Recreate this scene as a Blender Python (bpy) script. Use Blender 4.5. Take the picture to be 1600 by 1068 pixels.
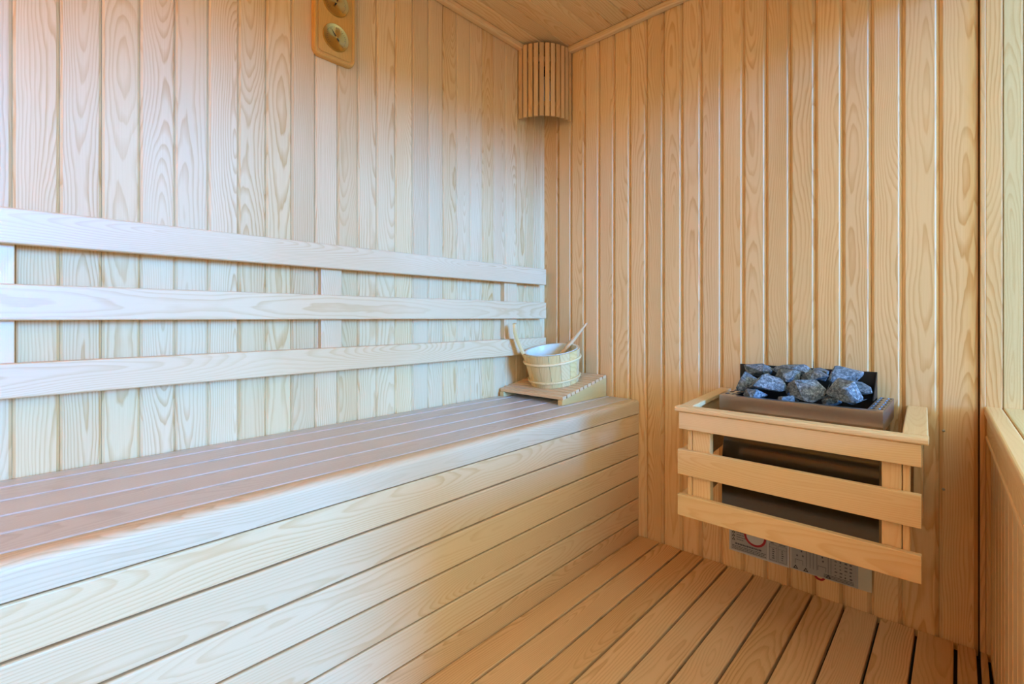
import bpy, bmesh, math, random
from mathutils import Vector, Matrix
PI = math.pi
S = bpy.context.scene
for o in list(bpy.data.objects):
    bpy.data.objects.remove(o, do_unlink=True)
C = S.collection

# ------------------------------------------------------------------ camera
F, YAW, YH = 752.16, 0.7497, 495.29
cam = bpy.data.cameras.new('camera')
cam.sensor_fit = 'HORIZONTAL'; cam.sensor_width = 36.0
cam.lens = 36.0 * F / 1600.0
cam.shift_y = -(534.0 - YH) / 1600.0
cam.clip_start = 0.01
camo = bpy.data.objects.new('camera', cam); C.objects.link(camo)
camo.location = (1.4098, -1.7341, 0.8605)
camo.rotation_euler = (PI / 2, 0, YAW)
S.camera = camo

# ------------------------------------------------------------------ daylight
SKY = (0.66, 0.89, 1.0)
w = bpy.data.worlds.new('sky'); S.world = w; w.use_nodes = True
bg = w.node_tree.nodes['Background']
bg.inputs['Color'].default_value = (*SKY, 1); bg.inputs['Strength'].default_value = 2.65
sun = bpy.data.lights.new('hazy_sun', 'SUN')
sun.energy = 8.3; sun.angle = math.radians(17); sun.color = (0.05, 0.285, 1.0)
suno = bpy.data.objects.new('hazy_sun', sun); C.objects.link(suno)
SUN_EL, SUN_AZ = math.radians(10), math.radians(10.5)      # low, from the window side
sdir = Vector((math.cos(SUN_EL) * math.cos(SUN_AZ), -math.cos(SUN_EL) * math.sin(SUN_AZ), math.sin(SUN_EL)))
suno.rotation_euler = sdir.to_track_quat('Z', 'Y').to_euler()
suno.location = sdir * 6
vs = S.view_settings
vs.view_transform = 'Standard'; vs.look = 'None'; vs.gamma = 1.0; vs.use_curve_mapping = False
vs.exposure = 0.13

# ------------------------------------------------------------------ materials
def nt(name):
    m = bpy.data.materials.new(name); m.use_nodes = True
    t = m.node_tree
    return m, t, t.nodes, t.links, t.nodes['Principled BSDF']

def wood(name, light, dark, ring=150.0, contrast=1.0, rough=0.5, vary=0.16, spec=0.35):
    m, t, N, K, P = nt(name)
    def math_(op, a, b=None, c=None):
        n = N.new('ShaderNodeMath'); n.operation = op
        for i, v in enumerate((a, b, c)):
            if v is None: continue
            if isinstance(v, (int, float)): n.inputs[i].default_value = v
            else: K.new(v, n.inputs[i])
        return n.outputs[0]
    tc = N.new('ShaderNodeTexCoord'); oi = N.new('ShaderNodeObjectInfo')
    wn = N.new('ShaderNodeTexWhiteNoise'); wn.noise_dimensions = '1D'
    K.new(oi.outputs['Random'], wn.inputs['W'])
    rs = N.new('ShaderNodeSeparateColor'); K.new(wn.outputs['Color'], rs.inputs[0])
    R, G, B = rs.outputs
    # shift every board to its own place in the log
    off = N.new('ShaderNodeCombineXYZ')
    K.new(math_('MULTIPLY', R, 37.0), off.inputs[0]); K.new(math_('MULTIPLY', G, 19.0), off.inputs[1]); K.new(math_('MULTIPLY', B, 23.0), off.inputs[2])
    add = N.new('ShaderNodeVectorMath'); add.operation = 'ADD'
    K.new(tc.outputs['Object'], add.inputs[0]); K.new(off.outputs[0], add.inputs[1])
    def noise(scale, detail, vec=(1, 1, 1), rough_=0.5):
        mp = N.new('ShaderNodeVectorMath'); mp.operation = 'MULTIPLY'
        K.new(add.outputs[0], mp.inputs[0]); mp.inputs[1].default_value = vec
        n = N.new('ShaderNodeTexNoise'); n.inputs['Scale'].default_value = scale
        n.inputs['Detail'].default_value = detail; n.inputs['Roughness'].default_value = rough_
        K.new(mp.outputs[0], n.inputs['Vector'])
        return n.outputs['Fac']
    sp = N.new('ShaderNodeSeparateXYZ'); K.new(tc.outputs['Object'], sp.inputs[0])
    n1 = noise(1.0, 1, (1.6, 2, 2)); n2 = noise(1.0, 1, (3.0, 9, 9)); n3 = noise(1.0, 1.5, (14, 60, 60))
    yy = math_('ADD', sp.outputs[1], math_('MULTIPLY', math_('SUBTRACT', G, 0.5), 0.09))
    yy = math_('ADD', yy, math_('MULTIPLY', math_('SUBTRACT', n2, 0.5), 0.035))
    zz = math_('ADD', sp.outputs[2], math_('MULTIPLY', math_('SUBTRACT', n1, 0.42), 0.12))
    zz = math_('ADD', zz, math_('MULTIPLY', B, 0.035))
    r = math_('SQRT', math_('ADD', math_('MULTIPLY', yy, yy), math_('MULTIPLY', zz, zz)))
    n4 = noise(1.0, 1, (5.0, 34, 34))
    r = math_('MULTIPLY', r, math_('ADD', math_('MULTIPLY', R, ring * 0.8), ring * 0.65))
    r = math_('ADD', math_('ADD', r, math_('MULTIPLY', n3, 0.7)), math_('MULTIPLY', n4, 1.1))
    fr = math_('FRACT', r)
    rp = N.new('ShaderNodeValToRGB')
    e = rp.color_ramp.elements
    e[0].position = 0.0; e[0].color = (0.12, 0.12, 0.12, 1)
    e[1].position = 1.0; e[1].color = (0.10, 0.10, 0.10, 1)
    x = rp.color_ramp.elements.new(0.45); x.color = (0.12, 0.12, 0.12, 1)
    x = rp.color_ramp.elements.new(0.80); x.color = (0.75, 0.75, 0.75, 1)
    x = rp.color_ramp.elements.new(0.90); x.color = (0.9, 0.9, 0.9, 1)
    K.new(fr, rp.inputs[0])
    soft = noise(1.0, 0, (2.2, 14, 14))
    k = math_('MULTIPLY', rp.outputs[0], math_('MULTIPLY', math_('ADD', soft, 0.05), 0.85 * contrast))
    fib = noise(1.0, 1, (9, 520, 520), 0.6)
    k = math_('ADD', k, math_('MULTIPLY', math_('SUBTRACT', fib, 0.5), 0.32 * contrast))
    broad = noise(1.0, 0, (0.9, 6, 6))
    k = math_('ADD', k, math_('MULTIPLY', math_('SUBTRACT', broad, 0.5), 0.30))
    k = math_('ADD', k, math_('MULTIPLY', math_('SUBTRACT', R, 0.5), vary))
    cl = N.new('ShaderNodeClamp'); K.new(k, cl.inputs[0])
    mx = N.new('ShaderNodeMix'); mx.data_type = 'RGBA'
    K.new(cl.outputs[0], mx.inputs['Factor'])
    mx.inputs[6].default_value = (*light, 1); mx.inputs[7].default_value = (*dark, 1)
    hsv = N.new('ShaderNodeHueSaturation')
    K.new(mx.outputs[2], hsv.inputs['Color'])
    K.new(math_('ADD', math_('MULTIPLY', G, vary * 0.7), 1.0 - vary * 0.35), hsv.inputs['Value'])
    K.new(math_('ADD', math_('MULTIPLY', B, vary * 0.4), 1.0 - vary * 0.2), hsv.inputs['Saturation'])
    K.new(hsv.outputs[0], P.inputs['Base Color'])
    P.inputs['Roughness'].default_value = rough
    P.inputs['Specular IOR Level'].default_value = spec
    bp = N.new('ShaderNodeBump'); bp.inputs['Strength'].default_value = 0.12; bp.inputs['Distance'].default_value = 0.001
    K.new(fib, bp.inputs['Height']); K.new(bp.outputs[0], P.inputs['Normal'])
    return m

def plain(name, col, rough=0.5, metal=0.0, spec=0.5, bump=0.0, vary=0.08, scale=60):
    m, t, N, K, P = nt(name)
    tc = N.new('ShaderNodeTexCoord'); n = N.new('ShaderNodeTexNoise')
    n.inputs['Scale'].default_value = scale; n.inputs['Detail'].default_value = 3
    K.new(tc.outputs['Object'], n.inputs['Vector'])
    mx = N.new('ShaderNodeMix'); mx.data_type = 'RGBA'; K.new(n.outputs['Fac'], mx.inputs['Factor'])
    mx.inputs[6].default_value = (*[c * (1 - vary) for c in col], 1)
    mx.inputs[7].default_value = (*[min(1, c * (1 + vary)) for c in col], 1)
    K.new(mx.outputs[2], P.inputs['Base Color'])
    P.inputs['Roughness'].default_value = rough; P.inputs['Metallic'].default_value = metal
    P.inputs['Specular IOR Level'].default_value = spec
    if bump:
        b = N.new('ShaderNodeBump'); b.inputs['Strength'].default_value = bump; b.inputs['Distance'].default_value = 0.002
        K.new(n.outputs['Fac'], b.inputs['Height']); K.new(b.outputs[0], P.inputs['Normal'])
    return m

LIGHT, DARK = (0.90, 0.59, 0.28), (0.68, 0.31, 0.085)
M = {}
M['wall'] = wood('softwood_wall', LIGHT, DARK, 170, 1.22, 0.5)
M['bench'] = wood('softwood_bench', (0.88, 0.585, 0.30), (0.72, 0.375, 0.135), 170, 1.05, 0.36, 0.12, 0.55)
M['bench_top'] = wood('daylight_greyed_bench_top', (0.70, 0.595, 0.475), (0.53, 0.41, 0.30), 170, 1.1, 0.36, 0.10, 0.55)  # greyed base colour stands in for bluish daylight on the bench top
M['bench_nose'] = wood('bench_nosing_wood', (0.82, 0.59, 0.345), (0.64, 0.39, 0.18), 170, 1.1, 0.38, 0.10, 0.5)
M['floor'] = wood('softwood_floor', (0.84, 0.51, 0.235), (0.58, 0.26, 0.075), 160, 1.3, 0.5, 0.16)
M['guard'] = wood('softwood_guard', (0.90, 0.575, 0.26), (0.74, 0.35, 0.10), 190, 0.9, 0.5, 0.08)
M['pale'] = wood('pale_stave_wood', (0.88, 0.59, 0.235), (0.70, 0.37, 0.10), 220, 0.9, 0.45, 0.34)
M['plaque'] = wood('plaque_wood', (0.76, 0.38, 0.09), (0.55, 0.23, 0.04), 200, 0.7, 0.35, 0.05)
M['slat'] = wood('lamp_slat_wood', (0.82, 0.49, 0.21), (0.58, 0.26, 0.08), 200, 0.9, 0.5, 0.2)
M['back'] = plain('dark_backing', (0.10, 0.055, 0.025), 0.9)
M['subfloor'] = plain('dark_subfloor', (0.05, 0.03, 0.018), 0.9)
M['ground'] = plain('outdoor_paving', (0.30, 0.30, 0.30), 0.9, scale=3)
M['steel'] = plain('brushed_steel', (0.50, 0.46, 0.42), 0.32, 1.0, bump=0.03, scale=40)
M['darksteel'] = plain('polished_dark_steel', (0.10, 0.094, 0.09), 0.20, 1.0, scale=40)
M['black'] = plain('black_print', (0.02, 0.02, 0.022), 0.6)
M['blackmetal'] = plain('blackened_metal', (0.03, 0.028, 0.026), 0.45, 0.6)
M['liner'] = plain('cream_plastic_liner', (0.80, 0.72, 0.52), 0.22)
M['paper'] = plain('white_label', (0.62, 0.60, 0.56), 0.5)
M['greypaper'] = plain('grey_label', (0.42, 0.41, 0.39), 0.45)
M['beige'] = plain('beige_label', (0.66, 0.58, 0.42), 0.6)
M['print'] = plain('grey_print', (0.10, 0.10, 0.11), 0.6)
M['red'] = plain('red_print', (0.42, 0.012, 0.02), 0.5)
M['screw'] = plain('zinc_screw', (0.55, 0.5, 0.42), 0.35, 1.0)
M['bulb'] = plain('frosted_bulb', (0.75, 0.76, 0.78), 0.3)

def mat_stone():
    m, t, N, K, P = nt('granite_stone')
    tc = N.new('ShaderNodeTexCoord'); oi = N.new('ShaderNodeObjectInfo')
    ad = N.new('ShaderNodeVectorMath'); ad.operation = 'ADD'
    K.new(tc.outputs['Object'], ad.inputs[0])
    ml = N.new('ShaderNodeMath'); ml.operation = 'MULTIPLY'; ml.inputs[1].default_value = 31.0
    K.new(oi.outputs['Random'], ml.inputs[0]); K.new(ml.outputs[0], ad.inputs[1])
    n = N.new('ShaderNodeTexNoise'); n.inputs['Scale'].default_value = 150; n.inputs['Detail'].default_value = 5; n.inputs['Roughness'].default_value = 0.75
    K.new(ad.outputs[0], n.inputs['Vector'])
    n2 = N.new('ShaderNodeTexNoise'); n2.inputs['Scale'].default_value = 28; n2.inputs['Detail'].default_value = 3
    K.new(ad.outputs[0], n2.inputs['Vector'])
    rp = N.new('ShaderNodeValToRGB'); e = rp.color_ramp.elements
    e[0].position = 0.36; e[0].color = (0.05, 0.06, 0.065, 1)
    e[1].position = 0.66; e[1].color = (0.46, 0.49, 0.50, 1)
    x = e.new(0.5); x.color = (0.17, 0.19, 0.20, 1)
    K.new(n.outputs['Fac'], rp.inputs[0])
    mx = N.new('ShaderNodeMix'); mx.data_type = 'RGBA'; mx.blend_type = 'MULTIPLY'; mx.inputs['Factor'].default_value = 0.7
    rp2 = N.new('ShaderNodeValToRGB'); rp2.color_ramp.elements[0].color = (0.35, 0.36, 0.36, 1); rp2.color_ramp.elements[1].color = (1.3, 1.3, 1.28, 1)
    rp2.color_ramp.elements[0].position = 0.3; rp2.color_ramp.elements[1].position = 0.65
    K.new(n2.outputs['Fac'], rp2.inputs[0])
    K.new(rp.outputs[0], mx.inputs[6]); K.new(rp2.outputs[0], mx.inputs[7])
    K.new(mx.outputs[2], P.inputs['Base Color']); P.inputs['Roughness'].default_value = 0.55
    b = N.new('ShaderNodeBump'); b.inputs['Strength'].default_value = 0.6; b.inputs['Distance'].default_value = 0.003
    K.new(n.outputs['Fac'], b.inputs['Height']); K.new(b.outputs[0], P.inputs['Normal'])
    return m
M['stone'] = mat_stone()

def mat_brass():
    m, t, N, K, P = nt('spun_brass')
    P.inputs['Base Color'].default_value = (0.66, 0.50, 0.18, 1)
    P.inputs['Metallic'].default_value = 1.0; P.inputs['Roughness'].default_value = 0.38
    P.inputs['Anisotropic'].default_value = 0.95
    tg = N.new('ShaderNodeTangent'); tg.direction_type = 'RADIAL'; tg.axis = 'Z'
    K.new(tg.outputs[0], P.inputs['Tangent'])
    return m
M['brass'] = mat_brass()

def mat_glass():
    m, t, N, K, P = nt('window_glass')
    N.remove(P)
    out = N['Material Output']
    tr = N.new('ShaderNodeBsdfTransparent'); tr.inputs[0].default_value = (0.90, 0.95, 0.94, 1)
    gl = N.new('ShaderNodeBsdfGlossy'); gl.inputs['Roughness'].default_value = 0.02
    mx = N.new('ShaderNodeMixShader'); mx.inputs[0].default_value = 0.07
    K.new(tr.outputs[0], mx.inputs[1]); K.new(gl.outputs[0], mx.inputs[2]); K.new(mx.outputs[0], out.inputs[0])
    return m
M['glass'] = mat_glass()

# ------------------------------------------------------------------ mesh helpers
def link(name, me, mat, parent=None, mw=None):
    o = bpy.data.objects.new(name, me); C.objects.link(o)
    if mat is not None and not me.materials: me.materials.append(M[mat])
    if mw is not None: o.matrix_world = mw
    if parent is not None: o.parent = parent; o.matrix_parent_inverse = Matrix.Identity(4)
    return o

def tag(o, label, cat=None, group=None, kind=None):
    o['label'] = label
    if cat: o['category'] = cat
    if group: o['group'] = group
    if kind: o['kind'] = kind
    return o

def empty(name, loc=(0, 0, 0)):
    o = bpy.data.objects.new(name, None); C.objects.link(o); o.location = loc
    o.empty_display_size = 0.05
    return o

def frame(org, u, n):
    """columns: X = u (length), Y = n x u (width), Z = n (face normal)"""
    u = Vector(u).normalized(); n = Vector(n).normalized(); v = n.cross(u)
    return Matrix(((u.x, v.x, n.x, org[0]), (u.y, v.y, n.y, org[1]), (u.z, v.z, n.z, org[2]), (0, 0, 0, 1)))

def prism_me(prof, L, smooth=False):
    n = len(prof)
    vs_ = [(0, y, z) for y, z in prof] + [(L, y, z) for y, z in prof]
    fs = [(i, i + n, (i + 1) % n + n, (i + 1) % n) for i in range(n)]
    fs += [tuple(range(n)), tuple(range(2 * n - 1, n - 1, -1))]
    me = bpy.data.meshes.new('prism'); me.from_pydata(vs_, [], fs); me.validate()
    bm = bmesh.new(); bm.from_mesh(me); bmesh.ops.recalc_face_normals(bm, faces=bm.faces); bm.to_mesh(me); bm.free()
    return me

def round_prof(w_, t, r=0.003, seg=3, bottom=True):
    """rectangle y in [-w/2,w/2], z in [-t,0], with rounded edges"""
    pts = []
    def arc(cy_, cz_, a0, a1):
        for i in range(seg + 1):
            a = a0 + (a1 - a0) * i / seg
            pts.append((cy_ + r * math.cos(a), cz_ + r * math.sin(a)))
    arc(w_ / 2 - r, -r, 0, PI / 2); arc(-w_ / 2 + r, -r, PI / 2, PI)
    if bottom:
        arc(-w_ / 2 + r, -t + r, PI, 1.5 * PI); arc(w_ / 2 - r, -t + r, 1.5 * PI, 2 * PI)
    else:
        pts += [(-w_ / 2, -t), (w_ / 2, -t)]
    return pts

def tg_prof(w_, b=0.0065, d=0.006, t=0.012, open_=True):
    """tongue and groove board: flat face, wide bevels (one side square in a corner)"""
    h = w_ / 2 - 0.0003
    A = [(h, -t), (h, -d), (h - b * .88, -d * .10), (h - b, 0)]
    B = [(-h + b, 0), (-h + b * .88, -d * .10), (-h, -d), (-h, -t)]
    return (A if open_ else [(h, -t), (h, 0)]) + B

def plank(name, mat, parent, org, u, n, L, w_, t, r=0.003, prof=None, seg=3):
    """org = centre of the top face at the start of the plank"""
    return link(name, prism_me(prof or round_prof(w_, t, r, seg), L), mat, parent, frame(org, u, n))

def rel(parent, mw):      # world matrix -> local matrix under an un-rotated empty
    return Matrix.Translation(-parent.location) @ mw

def part(name, mat, parent, org, u, n, L, w_, t, r=0.003, prof=None, seg=3):
    o = link(name, prism_me(prof or round_prof(w_, t, r, seg), L), mat, None, None)
    o.parent = parent; o.matrix_basis = parent.matrix_basis.inverted() @ frame(org, u, n)
    return o

def box_me(x0, x1, y0, y1, z0, z1, bev=0.0):
    bm = bmesh.new()
    bmesh.ops.create_cube(bm, size=1, matrix=Matrix.Translation(((x0 + x1) / 2, (y0 + y1) / 2, (z0 + z1) / 2)) @ Matrix.Diagonal((x1 - x0, y1 - y0, z1 - z0, 1)))
    if bev: bmesh.ops.bevel(bm, geom=bm.edges[:], offset=bev, segments=2, affect='EDGES', profile=0.5)
    me = bpy.data.meshes.new('box'); bm.to_mesh(me); bm.free()
    return me

def box(name, mat, parent, x0, x1, y0, y1, z0, z1, bev=0.0):
    o = link(name, box_me(x0, x1, y0, y1, z0, z1, bev), mat)
    if parent is not None:
        o.parent = parent; o.matrix_basis = parent.matrix_basis.inverted()
    return o

def boxes_me(bs):
    bm = bmesh.new()
    for x0, x1, y0, y1, z0, z1 in bs:
        bmesh.ops.create_cube(bm, size=1, matrix=Matrix.Translation(((x0 + x1) / 2, (y0 + y1) / 2, (z0 + z1) / 2)) @ Matrix.Diagonal((x1 - x0, y1 - y0, z1 - z0, 1)))
    me = bpy.data.meshes.new('boxes'); bm.to_mesh(me); bm.free()
    return me

def smooth(o, ang=40):
    for p in o.data.polygons: p.use_smooth = True
    o.data.set_sharp_from_angle(angle=math.radians(ang))
    return o

def tube_me(pts, radii, seg=10):
    bm = bmesh.new(); rings = []
    for i, p in enumerate(pts):
        p = Vector(p)
        d = (Vector(pts[min(i + 1, len(pts) - 1)]) - Vector(pts[max(i - 1, 0)])).normalized()
        a = d.cross(Vector((0, 0, 1)) if abs(d.z) < .95 else Vector((0, 1, 0))).normalized(); b = d.cross(a)
        rr = radii[i] if hasattr(radii, '__len__') else radii
        ra, rb = rr if hasattr(rr, '__len__') else (rr, rr)
        rings.append([bm.verts.new(p + a * math.cos(2 * PI * k / seg) * ra + b * math.sin(2 * PI * k / seg) * rb) for k in range(seg)])
    for q, s in zip(rings, rings[1:]):
        for k in range(seg): bm.faces.new((q[k], q[(k + 1) % seg], s[(k + 1) % seg], s[k]))
    bm.faces.new(rings[0][::-1]); bm.faces.new(rings[-1])
    bmesh.ops.recalc_face_normals(bm, faces=bm.faces)
    me = bpy.data.meshes.new('tube'); bm.to_mesh(me); bm.free()
    return me

def lathe_me(prof, seg=48, closed=False):
    bm = bmesh.new(); rings = []
    for r, z in prof:
        rings.append([bm.verts.new((r * math.cos(2 * PI * k / seg), r * math.sin(2 * PI * k / seg), z)) for k in range(seg)] if r > 1e-6 else [bm.verts.new((0, 0, z))])
    pairs = list(zip(rings, rings[1:])) + ([(rings[-1], rings[0])] if closed else [])
    for a, b in pairs:
        for k in range(seg):
            q = [a[k % len(a)], a[(k + 1) % seg % len(a)], b[(k + 1) % seg % len(b)], b[k % len(b)]]
            u_ = list(dict.fromkeys(q))
            if len(u_) > 2: bm.faces.new(u_)
    bmesh.ops.recalc_face_normals(bm, faces=bm.faces)
    me = bpy.data.meshes.new('lathe'); bm.to_mesh(me); bm.free()
    return me

# ------------------------------------------------------------------ the shell
TOP = 2.045          # ceiling face
FRONT = -2.95        # wall behind the camera
def struct(name, mat, *b, label):
    o = link(name, boxes_me(b), mat); tag(o, label, kind='structure'); return o

wl = struct('wall_left', 'back', (-0.06, -0.012, FRONT, 0.06, -0.06, 2.12), label='left wall lined with pale vertical softwood boards')
wb = struct('wall_back', 'back', (-0.06, 1.75, 0.012, 0.06, -0.06, 2.12), label='end wall lined with tan vertical softwood boards behind the heater')
cl = struct('ceiling', 'back', (-0.06, 1.60, FRONT, 0.06, TOP + 0.012, TOP + 0.06), label='wooden plank ceiling of the sauna')
fl = struct('floor', 'subfloor', (-0.06, 1.56, FRONT, 0.06, -0.075, -0.028), label='slatted wooden floor of long planks with dark gaps')
wf = struct('wall_front', 'wall', (-0.06, 1.75, FRONT - 0.05, FRONT, -0.06, 2.12), label='boarded wall behind the viewer')
gr = struct('ground', 'ground', (1.56, 14.0, -12.0, 10.0, -0.2, -0.10), label='paved ground outside the window')

# left wall boards (joints along the wall, from the corner towards the viewer)
LJ = [-0.006, .0230, .0756, .1325, .1930, .2597, .3286, .3941, .4600, .5303, .5961, .6639, .7322, .8030, .8744, .9425,
      1.0107, 1.0814, 1.1511, 1.2210, 1.2906, 1.3609, 1.4324, 1.5017, 1.5708, 1.6400, 1.7103, 1.781, 1.851, 1.921, 1.991, 2.061, 2.131, 2.20, 2.27, 2.34, 2.41, 2.48, 2.55, 2.62, 2.69, 2.76, 2.83, 2.90, 2.95]
for a, b in zip(LJ, LJ[1:]):
    plank('board', 'wall', wl, (0, -(a + b) / 2, -0.02), (0, 0, 1), (1, 0, 0), TOP + 0.02, b - a, 0.012, prof=tg_prof(b - a, 0.005, 0.005))
# end wall boards
BJ = [0.0002, .0787, .1508, .2220, .2947, .3671, .4395, .5113, .5814, .6541, .7253, .7972, .8692, .9400, 1.0104, 1.0802, 1.1505, 1.2197, 1.2898, 1.3678, 1.4440]
for a, b in zip(BJ, BJ[1:]):
    plank('board', 'wall', wb, ((a + b) / 2, 0, -0.02), (0, 0, 1), (0, -1, 0), TOP + 0.02, b - a, 0.012, prof=tg_prof(b - a, 0.0082, 0.0085, open_=a > 0.01))
# boards of the window reveal, continuing the end wall past the corner
for a, b in ((1.4575, 1.4885), (1.4890, 1.5235), (1.5240, 1.595)):
    plank('board', 'wall', wb, ((a + b) / 2, -0.004, -0.02), (0, 0, 1), (0, -1, 0), TOP + 0.02, b - a, 0.012, prof=tg_prof(b - a, 0.0015, 0.0015))
# ceiling boards
x = 0.0165 - 0.0715
while x < 1.55:
    a, b = max(x, 0.0), min(x + 0.0715, 1.58)
    plank('board', 'wall', cl, ((a + b) / 2, 0, TOP), (0, -1, 0), (0, 0, -1), -FRONT, b - a, 0.012, prof=tg_prof(b - a, 0.003, 0.003))
    x += 0.0715
# floor planks
FJ = [.4795, .5684, .6566, .7391, .8209, .9056, .9884, 1.0741, 1.1569, 1.2396, 1.3215, 1.4008, 1.4440, 1.4650]
for i, (a, b) in enumerate(zip(FJ, FJ[1:])):
    g = 0.0065 if i < len(FJ) - 3 else 0.008
    plank('plank', 'floor', fl, ((a + b) / 2, -0.003, 0), (0, -1, 0), (0, 0, 1), -FRONT - 0.006, b - a - g, 0.022, 0.0025)

# cornice strips
t1 = link('trim_1', prism_me(round_prof(0.026, 0.026, 0.006), -FRONT), 'wall', None, frame((0.0135, 0.0, 2.0185), (0, -1, 0), (0, 0, -1)))
tag(t1, 'narrow wooden cornice strip between left wall and ceiling', kind='structure')
t2 = link('trim_2', prism_me(round_prof(0.026, 0.026, 0.006), 1.43), 'wall', None, frame((0.027, -0.0135, 2.0185), (1, 0, 0), (0, 0, -1)))
tag(t2, 'narrow wooden cornice strip between heater wall and ceiling', kind='structure')
t3 = link('trim_3', prism_me(round_prof(0.0105, 0.02, 0.002), TOP - 0.002), 'floor', None, frame((1.4525, -0.006, 0.0), (0, 0, 1), (0, -1, 0)))
tag(t3, 'slim wooden corner strip between heater wall and window side', kind='structure')

# right wall: low boarded wall with sill, glass above, glass door nearer the viewer (slightly splayed)
SL = 0.0243
RD = Vector((SL, -1, 0)).normalized(); RN = Vector((-1, -SL, 0)).normalized()   # along the wall / into the room
def rx(y, x0=1.455): return x0 + SL * (-y)
def slab(name, mat, parent, y0, y1, x0, x1, z0, z1):
    """block following the splayed wall: y0..y1 (towards viewer), x offsets given at y = 0"""
    vs_ = []
    for z in (z0, z1):
        vs_ += [(rx(-y0, x0), -y0, z), (rx(-y1, x0), -y1, z), (rx(-y1, x1), -y1, z), (rx(-y0, x1), -y0, z)]
    return vs_
def slabs(name, mat, parent, lst):
    bm = bmesh.new()
    for a in lst:
        v = [bm.verts.new(p) for p in slab('', '', None, *a)]
        for f in ((0, 1, 2, 3), (4, 5, 6, 7), (0, 1, 5, 4), (1, 2, 6, 5), (2, 3, 7, 6), (3, 0, 4, 7)): bm.faces.new([v[i] for i in f])
    bmesh.ops.recalc_face_normals(bm, faces=bm.faces)
    me = bpy.data.meshes.new(name); bm.to_mesh(me); bm.free()
    return link(name, me, mat, parent)
WEND, DEND, WTOP, DTOP = 1.30, 2.60, 1.80, 1.82
wr = slabs('wall_right', 'wall', None, [
    (0.006, WEND, 1.478, 1.56, -0.06, 0.605),               # low wall under the window
    (0.006, WEND, 1.478, 1.56, WTOP, 2.07),                 # head over the window
    (WEND, WEND + 0.03, 1.478, 1.52, -0.06, 2.07),          # post
    (WEND + 0.03, DEND, 1.478, 1.56, DTOP, 2.07),           # head over the door
    (DEND, -FRONT, 1.462, 1.56, -0.06, 2.07)])
tag(wr, 'low boarded wall with sill below the window at the right edge', kind='structure')
y = 0.012
while y < WEND - 0.01:
    e = min(y + 0.07, WEND)
    m_ = -(y + e) / 2
    plank('board', 'wall', wr, (rx(m_, 1.466), m_, -0.02), (0, 0, 1), tuple(RN), 0.60, e - y, 0.012, prof=tg_prof(e - y, 0.005, 0.005))
    y += 0.07
L_ = WEND - 0.008
plank('sill_plank', 'guard', wr, (rx(-0.004, 1.4715), -0.004, 0.632), tuple(RD), (0, 0, 1), L_, 0.033, 0.024, 0.005)
plank('sill_plank', 'guard', wr, (rx(-0.004, 1.5240), -0.004, 0.632), tuple(RD), (0, 0, 1), L_, 0.070, 0.024, 0.003)
plank('apron_moulding', 'guard', wr, (rx(-0.004, 1.4595), -0.004, 0.578), tuple(RD), tuple(RN), L_, 0.056, 0.010, 0.003)
plank('bead_moulding', 'guard', wr, (rx(-0.004, 1.4565), -0.004, 0.5525), tuple(RD), tuple(RN), L_, 0.011, 0.010, 0.004)

win = slabs('window_1', 'guard', None, [(0.006, WEND, 1.500, 1.524, WTOP - 0.03, WTOP), (WEND - 0.03, WEND, 1.500, 1.524, 0.634, WTOP - 0.03)])
tag(win, 'fixed window above the low wall at the right edge', kind='structure')
slabs('pane', 'glass', win, [(0.006, WEND - 0.002, 1.4885, 1.4925, 0.6325, WTOP)])
dr = slabs('door_1', 'guard', None, [(DEND - 0.04, DEND, 1.49, 1.53, 0.0, DTOP), (WEND + 0.03, DEND - 0.04, 1.49, 1.53, DTOP - 0.03, DTOP)])
tag(dr, 'glass sauna door in a wooden frame beside the window', kind='structure')
slabs('pane', 'glass', dr, [(WEND + 0.032, DEND - 0.04, 1.508, 1.514, 0.004, DTOP - 0.03)])
link('handle', tube_me([(1.572, -2.45, 0.85), (1.542, -2.45, 0.87), (1.542, -2.45, 1.13), (1.572, -2.45, 1.15)], 0.012), 'guard', dr)

# ------------------------------------------------------------------ bench
BZ = 0.534
bench = tag(empty('sauna_bench', (0.24, -1.1, 0)), 'long pale wooden bench with boarded front along the left wall', 'bench')
for a, b in ((0.003, 0.064), (0.064, 0.160), (0.160, 0.256), (0.256, 0.350), (0.350, 0.440)):
    part('top_plank', 'bench_top', bench, ((a + b) / 2, -0.002, BZ), (0, -1, 0), (0, 0, 1), -FRONT - 0.004, b - a - 0.005, 0.022, 0.004)
npf = [(0.021, -0.052), (0.021, -0.014)] + [(0.007 + 0.014 * math.cos(a), -0.014 + 0.014 * math.sin(a)) for a in (0.3, 0.6, 0.9, 1.2, PI / 2)] + [(-0.017, 0), (-0.0195, -0.001), (-0.0205, -0.004), (-0.0205, -0.052)]
smooth(part('nosing_plank', 'bench_nose', bench, (0.4610, -0.002, BZ), (0, -1, 0), (0, 0, 1), -FRONT - 0.004, 0.04, 0.05, prof=npf), 30)
ZJ = [.4815, .4008, .3173, .2323, .1478, .0640, -.018]
for i, (a, b) in enumerate(zip(ZJ, ZJ[1:])):
    g = 0.005 if i in (0, 1) else 0.0042
    part('front_board', 'floor' if i == 5 else 'bench', bench, (0.480, -0.002, (a + b) / 2 - (0.0 if i else 0.001)), (0, -1, 0), (1, 0, 0), -FRONT - 0.004, a - b - g, 0.018, 0.0035)
box('carcass', 'subfloor', bench, 0.004, 0.459, FRONT + 0.004, -0.004, -0.02, BZ - 0.024)

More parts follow.
